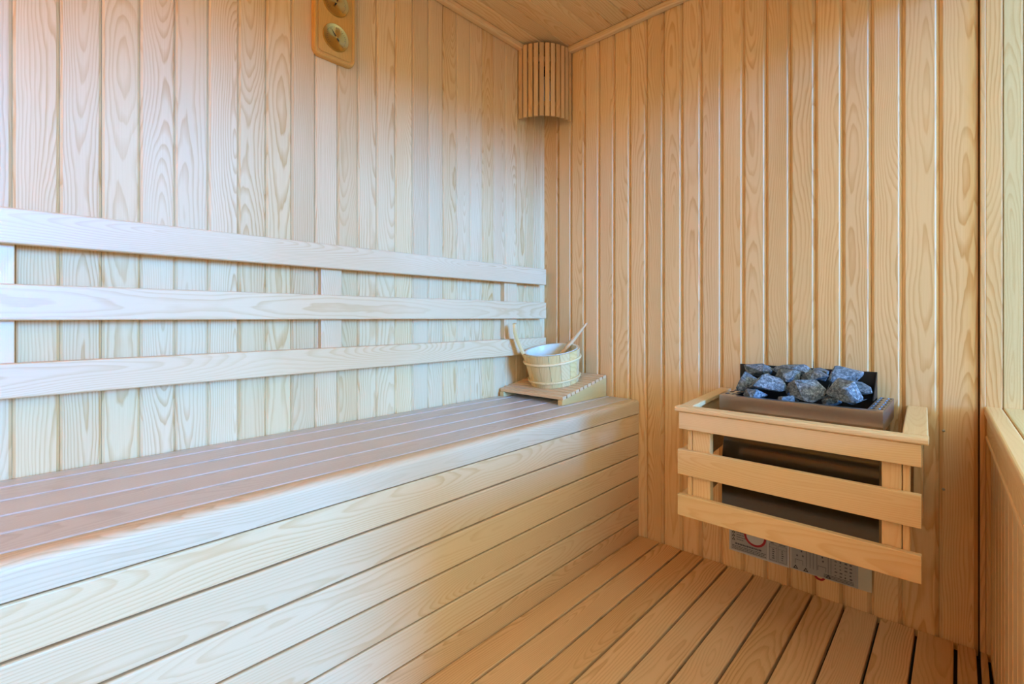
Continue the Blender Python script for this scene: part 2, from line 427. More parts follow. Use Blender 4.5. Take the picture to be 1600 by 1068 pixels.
# ------------------------------------------------------------------ backrest
br = tag(empty('backrest', (0.02, -1.0, 0.70)), 'wooden backrest of three horizontal rails on the left wall', 'backrest')
for z0, z1 in ((1.0050, 1.0762), (0.8540, 0.9264), (0.7005, 0.7698)):
    part('rail', 'bench', br, (0.047, -0.046, (z0 + z1) / 2), (0, -1, 0), (1, 0, 0), 2.6, z1 - z0, 0.024, 0.0035)
for y0, y1 in ((-1.785, -1.707), (-1.0745, -1.0095), (-0.290, -0.213), (-2.15, -2.08)):
    part('cleat', 'bench', br, (0.0225, (y0 + y1) / 2, 0.705), (0, 0, 1), (1, 0, 0), 0.366, y1 - y0, 0.022, 0.002)

# ------------------------------------------------------------------ corner lamp
lamp = tag(empty('corner_lamp', (0.07, -0.08, 1.72)), 'slatted wooden lamp shade mounted in the ceiling corner', 'lamp')
A_, B_ = Vector((0.016, -0.186)), Vector((0.160, -0.016))
mid = (A_ + B_) / 2; ch = B_ - A_; Ln = ch.length
out = Vector((ch.y, -ch.x)).normalized()               # towards the room
sag = 0.046
Rr = (Ln * Ln / 4 + sag * sag) / (2 * sag)
cen = mid - out * (Rr - sag)
half = math.asin(Ln / 2 / Rr); a0 = math.atan2(out.y, out.x)
LZ0, LZ1 = 1.720, 2.030
for i in range(11):
    a = a0 - half + 2 * half * i / 10
    d = Vector((math.cos(a), math.sin(a)))
    p = cen + d * Rr
    part('slat', 'slat', lamp, (p.x, p.y, LZ0), (0, 0, 1), (d.x, d.y, 0), LZ1 - LZ0, 0.0185, 0.009, 0.001, seg=1)
for z in (1.765, 1.955):
    bm = bmesh.new(); pr = []
    for i in range(17):
        a = a0 - half * 1.04 + 2.08 * half * i / 16
        d = Vector((math.cos(a), math.sin(a)))
        pr.append([bm.verts.new(((cen + d * (Rr - q)).x, (cen + d * (Rr - q)).y, z + dz)) for q, dz in ((0.0095, 0), (0.0095, 0.02), (0.015, 0.02), (0.015, 0))])
    for q, s in zip(pr, pr[1:]):
        for k in range(4): bm.faces.new((q[k], q[(k + 1) % 4], s[(k + 1) % 4], s[k]))
    bm.faces.new(pr[0]); bm.faces.new(pr[-1]); bmesh.ops.recalc_face_normals(bm, faces=bm.faces)
    me = bpy.data.meshes.new('band'); bm.to_mesh(me); bm.free()
    o = link('band', me, 'slat'); o.parent = lamp; o.matrix_basis = lamp.matrix_basis.inverted()
o = link('bulb', lathe_me([(0, -0.06), (0.02, -0.055), (0.032, -0.03), (0.032, 0.0), (0.022, 0.03), (0.014, 0.045), (0.014, 0.06), (0, 0.06)], 24), 'bulb'); smooth(o)
o.parent = lamp; o.location = (0.0, 0.01, 0.14); tag(o, 'unlit frosted bulb')
o = link('lamp_holder', tube_me([(0.0, 0.01, 0.19), (0.0, 0.01, 0.225), (-0.02, 0.03, 0.25), (-0.066, 0.072, 0.25)], 0.016), 'blackmetal'); o.parent = lamp

# ------------------------------------------------------------------ unseen lamp added behind the viewer as warm fill light
def mat_glow(name, col, strength):
    m, t, N, K, P = nt(name)
    P.inputs['Base Color'].default_value = (0.9, 0.85, 0.75, 1)
    P.inputs['Emission Color'].default_value = (*col, 1); P.inputs['Emission Strength'].default_value = strength
    return m
M['glow'] = mat_glow('warm_fill_glow', (1.0, 0.70, 0.02), 230.0)
wlp = tag(empty('added_fill_lamp', (0.72, FRONT, 1.60)), 'added warm fill lamp, unseen on the wall behind the viewer', 'lamp')
o = link('base', lathe_me([(0, 0.001), (0.06, 0.001), (0.06, 0.016), (0.045, 0.022), (0, 0.022)], 32), 'slat'); smooth(o); o.parent = wlp; o.matrix_basis = Matrix.Translation((0, 0, -0.05)) @ Matrix.Rotation(-PI / 2, 4, 'X')
o = link('arm', tube_me([(0, 0.02, -0.05), (0, 0.05, -0.05)], 0.014), 'slat'); o.parent = wlp
o = link('shade', lathe_me([(0, -0.100), (0.050, -0.095), (0.085, -0.055), (0.098, 0.0), (0.092, 0.0), (0.079, -0.052), (0.046, -0.088), (0, -0.093)], 40), 'slat'); smooth(o, 60); o.parent = wlp; o.location = (0, 0.14, 0)
o = link('globe', lathe_me([(0, -0.080), (0.030, -0.074), (0.052, -0.050), (0.060, -0.020), (0.052, 0.008), (0.030, 0.030), (0, 0.038)], 32), 'glow'); smooth(o, 80); o.parent = wlp; o.location = (0, 0.14, -0.01)

# ------------------------------------------------------------------ thermometer plaque
HY, HZ = -1.0280, 1.762
pq = tag(empty('thermometer_hygrometer', (0.0, HY, HZ)), 'honey wooden wall plaque with two round brass dials', 'thermometer')
def rrect(wy, hz, r, seg=6):
    pts = []
    for cy_, cz_, s in ((wy - r, hz - r, 0), (-wy + r, hz - r, 1), (-wy + r, -hz + r, 2), (wy - r, -hz + r, 3)):
        for i in range(seg + 1):
            a = (s + i / seg) * PI / 2
            pts.append((cy_ + r * math.cos(a), cz_ + r * math.sin(a)))
    return pts
def plate_me(loops):
    """loops: list of (outline, x); caps on last"""
    bm = bmesh.new(); rings = [[bm.verts.new((x_, p[0], p[1])) for p in pts] for pts, x_ in loops]
    for q, s in zip(rings, rings[1:]):
        for k in range(len(q)): bm.faces.new((q[k], q[(k + 1) % len(q)], s[(k + 1) % len(q)], s[k]))
    bm.faces.new(rings[-1]); bm.faces.new(rings[0][::-1])
    bmesh.ops.recalc_face_normals(bm, faces=bm.faces)
    me = bpy.data.meshes.new('plate'); bm.to_mesh(me); bm.free(); return me
W2, H2 = 0.066, 0.122
# wood grain runs along local X, so the plaque mesh is stood upright with a rotation
UP = Matrix(((0, 0, 1, 0), (0, -1, 0, 0), (1, 0, 0, 0), (0, 0, 0, 1)))
def upright(name, loops, mat):
    me = plate_me(loops); me.transform(UP.inverted())
    o = link(name, me, mat); o.parent = pq; o.matrix_basis = UP.copy(); return o
smooth(upright('backboard', [(rrect(W2, H2, 0.022), 0.0008), (rrect(W2, H2, 0.022), 0.014), (rrect(W2 - .001, H2 - .001, 0.021), 0.0175), (rrect(W2 - .0035, H2 - .0035, 0.0185), 0.020), (rrect(W2 - .008, H2 - .008, 0.014), 0.0195), (rrect(W2 - .011, H2 - .011, 0.012), 0.0165), (rrect(W2 - .0125, H2 - .0125, 0.012), 0.0165)], 'plaque'), 35)
upright('panel', [(rrect(W2 - .0135, H2 - .0135, 0.011), 0.016), (rrect(W2 - .0135, H2 - .0135, 0.011), 0.0185), (rrect(W2 - .0145, H2 - .0145, 0.010), 0.0192)], 'plaque')
for dz, ang in ((-0.053, 40), (0.053, -25)):
    me = lathe_me([(0.0405, 0.0), (0.0405, 0.0035), (0.0395, 0.0052), (0.0375, 0.0048), (0.036, 0.0038), (0.001, 0.0042), (0, 0.0042)], 64)
    R_ = Matrix.Rotation(PI / 2, 4, 'Y')
    d = link('dial', me, 'brass'); smooth(d, 50); d.parent = pq
    d.matrix_basis = Matrix.Translation((0.0192, 0, dz)) @ R_; tag(d, 'round spun brass dial')
    bs = []
    bm = bmesh.new()
    for i in range(25):
        a = math.radians(-135 + 270 * i / 24); ln = 0.005 if i % 4 == 0 else 0.0028
        mt = Matrix.Rotation(a, 4, 'Z') @ Matrix.Translation((-0.031 + ln / 2, 0, 0.0046)) @ Matrix.Diagonal((ln, 0.0007, 0.0004, 1))
        bmesh.ops.create_cube(bm, size=1, matrix=mt)
    me = bpy.data.meshes.new('scale'); bm.to_mesh(me); bm.free()
    o = link('scale_marks', me, 'print'); o.parent = d
    bm = bmesh.new()
    v = [bm.verts.new(p) for p in ((-0.030, 0, 0.0062), (-0.004, 0.0016, 0.0062), (0.012, 0.0022, 0.0062), (0.012, -0.0022, 0.0062), (-0.004, -0.0016, 0.0062))]
    f_ = bm.faces.new(v); ex = bmesh.ops.extrude_face_region(bm, geom=[f_]); bmesh.ops.translate(bm, verts=[g for g in ex['geom'] if isinstance(g, bmesh.types.BMVert)], vec=(0, 0, 0.0006))
    bmesh.ops.recalc_face_normals(bm, faces=bm.faces); me = bpy.data.meshes.new('pointer'); bm.to_mesh(me); bm.free()
    o = link('pointer', me, 'black'); o.parent = d; o.matrix_basis = Matrix.Rotation(math.radians(ang), 4, 'Z')
    o = link('hub', lathe_me([(0.0032, 0.004), (0.0032, 0.0072), (0, 0.0078)], 16), 'brass'); o.parent = d

# ------------------------------------------------------------------ slatted headrest wedge
WX0, WX1, WY0, WY1 = 0.014, 0.335, -0.308, -0.006
WLO, WHI = 0.030, 0.088
wd = tag(empty('slatted_headrest', ((WX0 + WX1) / 2, (WY0 + WY1) / 2, BZ)), 'sloping slatted wooden headrest lying on the bench in the corner', 'headrest')
slope = math.atan2(WHI - WLO, WY1 - WY0)
su = Vector((0, math.cos(slope), math.sin(slope))); sn = Vector((0, -math.sin(slope), math.cos(slope)))
ST = 0.012
for xx in (WX0, WX1 - 0.020):
    # side rail: trapezoid profile in (y,z), extruded along x, grain along y
    pr = [(WY0, 0.0005), (WY1, 0.0005), (WY1, WHI - ST), (WY0, WLO - ST)]
    vs_ = [(p[0] - WY0, -q, p[1]) for q in (0, 0.020) for p in pr]
    me = bpy.data.meshes.new('rail'); me.from_pydata(vs_, [], [(0, 1, 2, 3), (4, 7, 6, 5), (0, 4, 5, 1), (1, 5, 6, 2), (2, 6, 7, 3), (3, 7, 4, 0)])
    o = link('side_rail', me, 'pale'); o.parent = wd
    o.matrix_basis = wd.matrix_basis.inverted() @ Matrix(((0, -1, 0, xx), (1, 0, 0, WY0), (0, 0, 1, BZ), (0, 0, 0, 1)))
ls = (WY1 - WY0) / math.cos(slope)
NS = 11; ps = ls / NS
for i in range(NS):
    c = Vector((WX0, WY0, BZ + WLO)) + su * (ps * (i + 0.5))
    part('slat', 'bench', wd, c, (1, 0, 0), sn, WX1 - WX0, ps - 0.0058, ST - 0.0004, 0.001, seg=1)

# ------------------------------------------------------------------ bucket and ladle
bk_pos = Vector((0, 0, 0)); bx_, by_ = 0.180, -0.152
bz_ = BZ + WLO + (by_ - WY0) * math.tan(slope)
bk = tag(empty('sauna_bucket', (bx_, by_, bz_ + 0.0008)), 'round wooden stave bucket with white liner standing on the slatted headrest', 'bucket')
bk.rotation_euler = (slope, 0, 0)
R0, R1, BH, TH = 0.0985, 0.1175, 0.134, 0.012
NST = 16
hang = math.atan2(-0.68, -0.73)                    # direction of the handle stave
tilt = math.atan2(R1 - R0, BH)
def stave_me(L, extra=0.0, da=0.0):
    bm = bmesh.new(); n = 4; rows = []
    hw = PI / NST * 0.972
    prof = [(0.0, 1.0)]
    hs = [0.0, L * 0.5, L]
    for hgt in hs:
        Rh = R0 + (R1 - R0) * hgt / BH
        row = []
        for rr in (Rh, Rh - TH):
            for i in range(n + 1):
                th = -hw + 2 * hw * i / n
                row.append(bm.verts.new((hgt, rr * math.sin(th), rr * math.cos(th))))
        rows.append(row)
    m2 = n + 1
    for q, s in zip(rows, rows[1:]):
        for i in range(n):
            bm.faces.new((q[i], q[i + 1], s[i + 1], s[i])); bm.faces.new((q[m2 + i], s[m2 + i], s[m2 + i + 1], q[m2 + i + 1]))
        bm.faces.new((q[0], s[0], s[m2], q[m2])); bm.faces.new((q[n], q[m2 + n], s[m2 + n], s[n]))
    for q in (rows[0], rows[-1]):
        for i in range(n): bm.faces.new((q[i], q[i + 1], q[m2 + i + 1], q[m2 + i]))
    bmesh.ops.recalc_face_normals(bm, faces=bm.faces)
    me = bpy.data.meshes.new('stave'); bm.to_mesh(me); bm.free(); return me
def radial(a):       # local X = up, Z = outwards
    return Matrix(((0, -math.sin(a), math.cos(a), 0), (0, math.cos(a), math.sin(a), 0), (1, 0, 0, 0), (0, 0, 0, 1)))
sme = stave_me(BH)
for i in range(NST):
    a = hang + 2 * PI * i / NST
    o = link('stave', sme, 'pale'); o.parent = bk; o.matrix_basis = radial(a)
# tall handle stave: rises above the rim, leaning out and curving back upright
hp = []
for k in range(9):
    tt = k / 8
    hgt = BH - 0.02 + tt * 0.148
    rad = R0 + (R1 - R0) * (BH - 0.02) / BH - TH * 0.5 + 0.034 * tt ** 1.0 - 0.016 * max(0, tt - .45) ** 2 * 4 + 0.012 * tt
    hp.append((hgt, rad, 0.0195 * (1.0 - 0.25 * math.sin(PI * min(1, tt * 1.1))) if tt < 0.95 else 0.0115))
bm = bmesh.new(); rows = []
for hgt, rad, hw in hp:
    rows.append([bm.verts.new((hgt, s * hw * q, rad + d_)) for s, q, d_ in ((-1, .8, -.0075), (1, .8, -.0075), (1, 1, 0), (1, .8, .0075), (-1, .8, .0075), (-1, 1, 0))])
for q, s in zip(rows, rows[1:]):
    for k in range(6): bm.faces.new((q[k], q[(k + 1) % 6], s[(k + 1) % 6], s[k]))
bm.faces.new(rows[0]); bm.faces.new(rows[-1]); bmesh.ops.recalc_face_normals(bm, faces=bm.faces)
me = bpy.data.meshes.new('handle'); bm.to_mesh(me); bm.free()
o = link('handle', me, 'pale'); smooth(o, 50); o.parent = bk; o.matrix_basis = radial(hang); tag(o, 'tall rounded stave rising above the rim as a handle')
for hz, hr in ((0.022, 0.0052), (0.098, 0.0052)):
    Rh = R0 + (R1 - R0) * hz / BH
    o = link('hoop', lathe_me([(Rh + 0.003 + hr * math.cos(2 * PI * k / 8), hz + hr * math.sin(2 * PI * k / 8)) for k in range(8)], 56, True), 'pale'); smooth(o, 60); o.parent = bk
o = link('base', lathe_me([(0, 0.006), (R0 - TH - .0005, 0.006), (R0 - TH - .0005, 0.014), (0, 0.014)], 40), 'pale'); o.parent = bk
ri = lambda z: R0 + (R1 - R0) * z / BH - TH - 0.0006
o = link('liner', lathe_me([(ri(BH) + 0.006, BH + 0.0032), (ri(BH) + 0.006, BH + 0.0008), (ri(BH) - 0.0004, BH + 0.0006), (ri(0.016), 0.016), (0, 0.016), (0, 0.018), (ri(0.016) - 0.002, 0.018), (ri(BH) - 0.0024, BH + 0.002)], 48, True), 'liner'); smooth(o, 40); o.parent = bk; tag(o, 'white plastic inner lining')

P1 = Vector((0.2500, -0.0220, 0.8370)); P0 = Vector((0.148, -0.150, 0.640))
ld = tag(empty('ladle', tuple(P0)), 'wooden ladle leaning in the bucket with its handle towards the wall', 'ladle')
dl = (P1 - P0)
side = dl.normalized().cross(Vector((0, 0, 1))).normalized()
upv = side.cross(dl.normalized())
fr_ = Matrix(((dl.normalized().x, side.x, upv.x, 0), (dl.normalized().y, side.y, upv.y, 0), (dl.normalized().z, side.z, upv.z, 0), (0, 0, 0, 1)))
LL = dl.length
me = tube_me([(LL * k / 8, 0, 0) for k in range(9)], [(0.010, 0.009), (0.0105, 0.009), (0.012, 0.010), (0.0125, 0.010), (0.0125, 0.010), (0.0115, 0.009), (0.0095, 0.008), (0.0075, 0.0065), (0.0045, 0.004)], 10)
o = link('handle', me, 'slat'); smooth(o, 60); o.parent = ld; o.matrix_basis = fr_
o = link('bowl', lathe_me([(0, -0.028), (0.020, -0.026), (0.030, -0.012), (0.033, 0.006), (0.030, 0.006), (0.027, -0.010), (0.018, -0.021), (0, -0.023)], 24), 'pale'); smooth(o, 50); o.parent = ld; o.location = (-0.020, -0.012, -0.004)

# ------------------------------------------------------------------ heater
hx0, hx1, hy0, hy1, HT = 0.902, 1.277, -0.312, -0.055, 0.638
ht = tag(empty('sauna_heater', ((hx0 + hx1) / 2, (hy0 + hy1) / 2, 0.22)), 'steel electric sauna heater on the end wall behind the wooden guard', 'heater')
inv = ht.matrix_basis.inverted()
def hpart(name, me, mat):
    o = link(name, me, mat); o.parent = ht; o.matrix_basis = inv.copy(); return o
# body: casing with sloping shoulder
bm = bmesh.new()
pr = [(hy1, 0.300), (hy1, 0.585), (hy0 + 0.042, 0.585), (hy0 + 0.042, 0.530), (hy0 + 0.030, 0.524), (hy0 + 0.0205, 0.512), (hy0 + 0.0135, 0.496), (hy0 + 0.0085, 0.477), (hy0 + 0.0055, 0.456), (hy0 + 0.004, 0.432), (hy0 + 0.004, 0.300)]
va = [bm.verts.new((hx0 + 0.006, p[0], p[1])) for p in pr]; vb = [bm.verts.new((hx1 - 0.008, p[0], p[1])) for p in pr]
for k in range(len(pr)): bm.faces.new((va[k], va[(k + 1) % len(pr)], vb[(k + 1) % len(pr)], vb[k]))
bm.faces.new(va); bm.faces.new(vb[::-1]); bmesh.ops.recalc_face_normals(bm, faces=bm.faces)
me = bpy.data.meshes.new('casing'); bm.to_mesh(me); bm.free()
smooth(hpart('casing', me, 'darksteel'), 30)
# front band of the tray, rounded lower edge
TI0, TI1, TIY0, TIY1 = 0.940, 1.245, -0.292, -0.085
pf = [(0.0, 0.0), (0.0, -0.036), (0.002, -0.043), (0.007, -0.048), (0.014, -0.050), (0.020, -0.050), (0.020, 0.0)]
vs_ = [(x_, hy0 + a, HT + b) for x_ in (hx0, hx1) for a, b in pf]
n = len(pf)
me = bpy.data.meshes.new('front_band'); me.from_pydata(vs_, [], [(k, (k + 1) % n, (k + 1) % n + n, k + n) for k in range(n)] + [tuple(range(n)), tuple(range(2 * n - 1, n - 1, -1))])
bm = bmesh.new(); bm.from_mesh(me); bmesh.ops.recalc_face_normals(bm, faces=bm.faces); bm.to_mesh(me); bm.free()
smooth(hpart('front_band', me, 'steel'), 50)
hpart('stone_basket', boxes_me([(TI0 - .003, TI1 + .003, hy0 + .0205, hy1 - .002, 0.590, 0.597), (TI0 - .006, TI0, hy0 + .021, hy1 - .002, 0.597, HT - .0015), (TI1, TI1 + .006, hy0 + .021, hy1 - .002, 0.597, HT - .0015)]), 'blackmetal')
# perforated side plates
def perf(x0, x1, y0, y1, z, nx, ny, t=0.0012):
    bm = bmesh.new(); cx_, cy_ = (x1 - x0) / nx, (y1 - y0) / ny; rx_, ry_ = cx_ * 0.36, cy_ * 0.34
    for i in range(nx):
        for j in range(ny):
            c = Vector((x0 + (i + .5) * cx_, y0 + (j + .5) * cy_, z)); sq, ci, cb = [], [], []
            for k in range(8):
                a = PI / 8 * 0 + k * PI / 4
                ux, uy = math.cos(a), math.sin(a); s_ = 1 / max(abs(ux), abs(uy))
                sq.append(bm.verts.new(c + Vector((ux * s_ * cx_ / 2, uy * s_ * cy_ / 2, 0))))
                ci.append(bm.verts.new(c + Vector((ux * rx_, uy * ry_, 0)))); cb.append(bm.verts.new(c + Vector((ux * rx_, uy * ry_, -t))))
            for k in range(8):
                l = (k + 1) % 8
                bm.faces.new((sq[k], sq[l], ci[l], ci[k])); bm.faces.new((ci[k], ci[l], cb[l], cb[k]))
    bmesh.ops.remove_doubles(bm, verts=bm.verts, dist=1e-6)
    me = bpy.data.meshes.new('perf'); bm.to_mesh(me); bm.free(); return me
hpart('perforated_plate', perf(TI1 + 0.0, hx1, hy0 + 0.02, hy1, HT, 2, 6), 'steel')
hpart('perforated_plate', perf(hx0, TI0, hy0 + 0.02, hy1, HT, 2, 6), 'steel')
hpart('slot_shade_sheet', box_me(TI1 + 0.0065, hx1 - 0.0025, hy0 + 0.022, hy1 - .002, HT - 0.0045, HT - 0.0014), 'blackmetal')  # black sheets put just below the slots as the shade inside them
hpart('slot_shade_sheet', box_me(hx0 + 0.0025, TI0 - 0.0065, hy0 + 0.022, hy1 - .002, HT - 0.0045, HT - 0.0014), 'blackmetal')
hpart('side_panel', box_me(hx0, hx0 + .002, hy0 + 0.021, hy1, 0.585, HT - .0015), 'steel')
hpart('side_panel', box_me(hx1 - .002, hx1, hy0 + 0.021, hy1, 0.585, HT - .0015), 'steel')
# back plate that rises behind the stones, folded forward at its ends
hpart('back_plate', boxes_me([(0.886, 1.243, -0.083, -0.080, 0.60, 0.7095)]), 'blackmetal')
vs_ = [(0.886, -0.083, 0.64), (0.886, -0.083, 0.7095), (0.886, -0.16, 0.64), (0.888, -0.083, 0.64), (0.888, -0.083, 0.7095), (0.888, -0.16, 0.64)]
for dx in (0.030, 0.355):
    me = bpy.data.meshes.new('cheek'); me.from_pydata([(a + dx, b, c) for a, b, c in vs_], [], [(0, 1, 2), (3, 5, 4), (0, 3, 4, 1), (1, 4, 5, 2), (2, 5, 3, 0)])
    hpart('cheek_plate', me, 'blackmetal')
for bx0 in (0.95, 1.20): hpart('wall_bracket', box_me(bx0, bx0 + .03, -0.0545, -0.001, 0.30, 0.55), 'blackmetal')

# ------------------------------------------------------------------ stones
def stone(pos, size, seed, yaw, roll, label):
    rnd = random.Random(seed); bm = bmesh.new()
    for _ in range(13):
        v = Vector((rnd.gauss(0, 1), rnd.gauss(0, 1), rnd.gauss(0, 1))).normalized() * rnd.uniform(0.82, 1.0)
        bm.verts.new((v.x * size[0] / 2, v.y * size[1] / 2, v.z * size[2] / 2))
    bmesh.ops.convex_hull(bm, input=bm.verts[:])
    loose = [v for v in bm.verts if not v.link_faces]
    bmesh.ops.delete(bm, geom=loose, context='VERTS')
    bmesh.ops.bevel(bm, geom=bm.edges[:], offset=min(size) * 0.028, segments=2, affect='EDGES', profile=0.5)
    bmesh.ops.triangulate(bm, faces=bm.faces[:])
    bmesh.ops.subdivide_edges(bm, edges=[e for e in bm.edges if e.calc_length() > min(size) * .22], cuts=1)
    for v in bm.verts: v.co += Vector((rnd.uniform(-1, 1), rnd.uniform(-1, 1), rnd.uniform(-1, 1))) * min(size) * 0.012
    bmesh.ops.recalc_face_normals(bm, faces=bm.faces)
    me = bpy.data.meshes.new('stone'); bm.to_mesh(me); bm.free()
    o = link('sauna_stone', me, 'stone'); o.location = pos; o.rotation_euler = (roll, 0.15 * math.sin(seed), yaw)
    smooth(o, 28)
    return tag(o, label, 'stone', 'heater stones')
STONES = [
    # px, py of the middle in the photograph turned into a place in the tray by hand
    ((0.957, -0.225, 0.664), (0.072, 0.062, 0.062), 3, 0.5, 0.1, 'upright grey stone at the left end of the heater tray'),
    ((0.952, -0.150, 0.690), (0.085, 0.06, 0.044), 8, 0.1, 0.0, 'grey stone at the back left, against the black back plate'),
    ((1.020, -0.140, 0.692), (0.100, 0.066, 0.046), 12, -0.2, 0.2, 'long speckled stone lying along the black back plate'),
    ((0.985, -0.268, 0.640), (0.075, 0.045, 0.030), 21, 0.1, 0.0, 'small flat stone low at the front left of the heater tray'),
    ((1.030, -0.248, 0.661), (0.092, 0.070, 0.060), 5, 0.3, 0.2, 'dark angular stone at the front, second big one from the left'),
    ((1.058, -0.190, 0.683), (0.072, 0.055, 0.046), 14, -0.5, 0.3, 'pale-faced stone between the long back stone and front stones'),
    ((1.108, -0.246, 0.658), (0.090, 0.066, 0.062), 17, -0.25, 0.1, 'large mid-grey stone at the front centre of the heater tray'),
    ((1.113, -0.190, 0.684), (0.085, 0.060, 0.042), 23, -0.5, -0.2, 'wedge-shaped stone lying above the front centre stone'),
    ((1.110, -0.125, 0.686), (0.062, 0.050, 0.040), 31, 0.3, 0.0, 'small brownish stone behind the wedge-shaped stone'),
    ((1.172, -0.165, 0.690), (0.094, 0.070, 0.066), 37, 0.4, 0.2, 'tallest stone, near the right end against the back plate'),
    ((1.196, -0.246, 0.664), (0.080, 0.066, 0.070), 41, 0.2, 0.0, 'big light grey stone at the front right end of the tray'),
    ((1.152, -0.236, 0.648), (0.042, 0.046, 0.046), 43, 0.9, 0.3, 'small dark stone wedged between the two right front stones'),
    ((1.215, -0.130, 0.664), (0.060, 0.055, 0.050), 47, 0.2, 0.3, 'half-hidden stone in the back right corner of the tray'),
    ((1.068, -0.262, 0.632), (0.050, 0.045, 0.040), 61, 0.4, 0.2, 'low dark stone filling the gap left of the front centre stone'),
    ((1.060, -0.150, 0.640), (0.060, 0.055, 0.046), 67, 0.9, 0.1, 'shadowed stone deep in the middle of the tray'),
    ((1.160, -0.190, 0.636), (0.055, 0.050, 0.044), 71, 1.2, 0.2, 'shadowed stone deep in the tray below the tallest stone'),
    ((0.985, -0.190, 0.668), (0.050, 0.050, 0.046), 53, 0.2, 0.3, 'small stone peeking out behind the left end stone'),
]
from mathutils.bvhtree import BVHTree
PILE = [stone((1.085 + (p_[0] - 1.085) * 1.0, p_[1], 0.64 + (p_[2] - 0.64) * 1.22), [k * 1.2 for k in q_], *a) for p_, q_, *a in STONES]
bpy.context.view_layer.update()
LOC = [(o, [o.rotation_euler.to_matrix() @ v.co for v in o.data.vertices], [tuple(p.vertices) for p in o.data.polygons]) for o in PILE]
def tree(k):
    o, vs_, fs = LOC[k]; return BVHTree.FromPolygons([v + o.location for v in vs_], fs)
def keep_in(k):
    o, vs_, _ = LOC[k]
    lo = [min(v[i] for v in vs_) for i in range(3)]; hi = [max(v[i] for v in vs_) for i in range(3)]
    for i, a, b in ((0, 0.921, 1.2385), (1, -0.289, -0.0845), (2, 0.5985, 0.80)):
        if o.location[i] + lo[i] < a: o.location[i] = a - lo[i]
        if o.location[i] + hi[i] > b: o.location[i] = b - hi[i]
for it in range(40):                                # let the stones settle until none cuts into another
    hit = False
    for k in range(len(PILE)): keep_in(k)
    T_ = [tree(k) for k in range(len(PILE))]
    for a in range(len(PILE)):
        for b in range(a):
            if T_[a].overlap(T_[b]):
                d = PILE[a].location - PILE[b].location; d.z *= 1.3
                d = d.normalized() * 0.0016
                PILE[a].location += d; PILE[b].location -= d; hit = True
    if not hit: break
for k in range(len(PILE)): keep_in(k)

# ------------------------------------------------------------------ heater guard
GY = -0.452; gx0, gx1 = 0.840, 1.354
gd = tag(empty('heater_guard', ((gx0 + gx1) / 2, -0.22, 0.317)), 'pale wooden slatted guard rail around the heater', 'guard rail')
CT, CZ = 0.0135, 0.6155
part('cap_rail', 'guard', gd, (gx0 - 0.006, GY + 0.0135, CZ), (1, 0, 0), (0, 0, 1), gx1 - gx0 + 0.015, 0.038, CT, 0.004)
for xx, ww, dx in ((gx0 + 0.0115, 0.035, -0.042), (gx1 - 0.0135, 0.043, -0.019)):
    part('cap_rail', 'guard', gd, (xx, GY + 0.033, CZ), (dx, -GY, 0), (0, 0, 1), -GY - 0.035, ww, CT, 0.003)
GS = ((0.5545, 0.6015), (0.4295, 0.4975), (0.3170, 0.3745))
for z0, z1 in GS:
    part('front_slat', 'guard', gd, (gx0 + (0.004 if z0 > .5 else 0), GY, (z0 + z1) / 2), (1, 0, 0), (0, -1, 0), gx1 - gx0 - (0.006 if z0 > .5 else 0.002), z1 - z0, 0.017, 0.002)
    part('side_slat', 'guard', gd, (gx0 + 0.003, GY + 0.018, (z0 + z1) / 2), (-0.042, -GY, 0), (GY, -0.042, 0), -GY - 0.022, z1 - z0, 0.016, 0.002)
for a, b in ((0.8605, 0.8725), (0.8740, 0.922), (1.286, 1.3200), (1.3215, 1.3332)):
    part('post', 'guard', gd, ((a + b) / 2, GY + 0.0176, 0.322), (0, 0, 1), (0, -1, 0), 0.2795, b - a, 0.022, 0.002)
for a, b, t_ in ((0.8215, 0.850, 0.0215), (1.3170, 1.3370, 0.040)):
    part('wall_post', 'guard', gd, ((a + b) / 2, -0.0015 - t_, 0.322), (0, 0, 1), (0, -1, 0), 0.2795, b - a, t_, 0.002)

# ------------------------------------------------------------------ instruction labels under the heater
def flat(o, parent): o.parent = parent; o.matrix_basis = parent.matrix_basis.inverted(); return o
def sheet(name, x0, x1, z0, z1, mat, t=0.001, y=-0.0004):
    return box_me(x0, x1, y - t, y, z0, z1), mat
lb = tag(empty('warning_label', (0.918, 0, 0.115)), 'white printed warning label with red ring on the wall below the heater', 'label')
inv = lb.matrix_basis.inverted()
def lpart(root, name, bs, mat):
    o = link(name, boxes_me(bs), mat); o.parent = root; o.matrix_basis = root.matrix_basis.inverted(); return o
def ring_me(cx_, cz_, ro, ri_, y0, y1, seg=40):
    me = lathe_me([(ri_, 0), (ro, 0), (ro, y0 - y1), (ri_, y0 - y1)], seg, True)
    me.transform(Matrix.Translation((cx_, y0, cz_)) @ Matrix.Rotation(PI / 2, 4, 'X')); return me
def tri_bs(root, pts, s, y, mat='black'):
    for (px_, pz_) in pts:
        vs_, fs, k = [], [], 0
        vs_ += [(px_ - s, y, pz_), (px_ + s, y, pz_), (px_, y, pz_ + s * 1.75), (px_ - s * .45, y, pz_ + s * .35), (px_ + s * .45, y, pz_ + s * .35), (px_, y, pz_ + s * 1.1)]
        fs += [(k, k + 1, k + 4, k + 3), (k + 1, k + 2, k + 5, k + 4), (k + 2, k, k + 3, k + 5)]
        me = bpy.data.meshes.new('tri'); me.from_pydata(vs_, [], fs)
        o = link('warning_triangle', me, mat); o.parent = root; o.matrix_basis = root.matrix_basis.inverted()
LX0, LX1, LZ0_, LZ1_ = 0.8245, 1.0095, 0.0580, 0.172
lpart(lb, 'sheet', [(LX0, LX1, -0.0014, -0.0004, LZ0_, LZ1_)], 'paper')
yp = -0.0014; yq = -0.00175
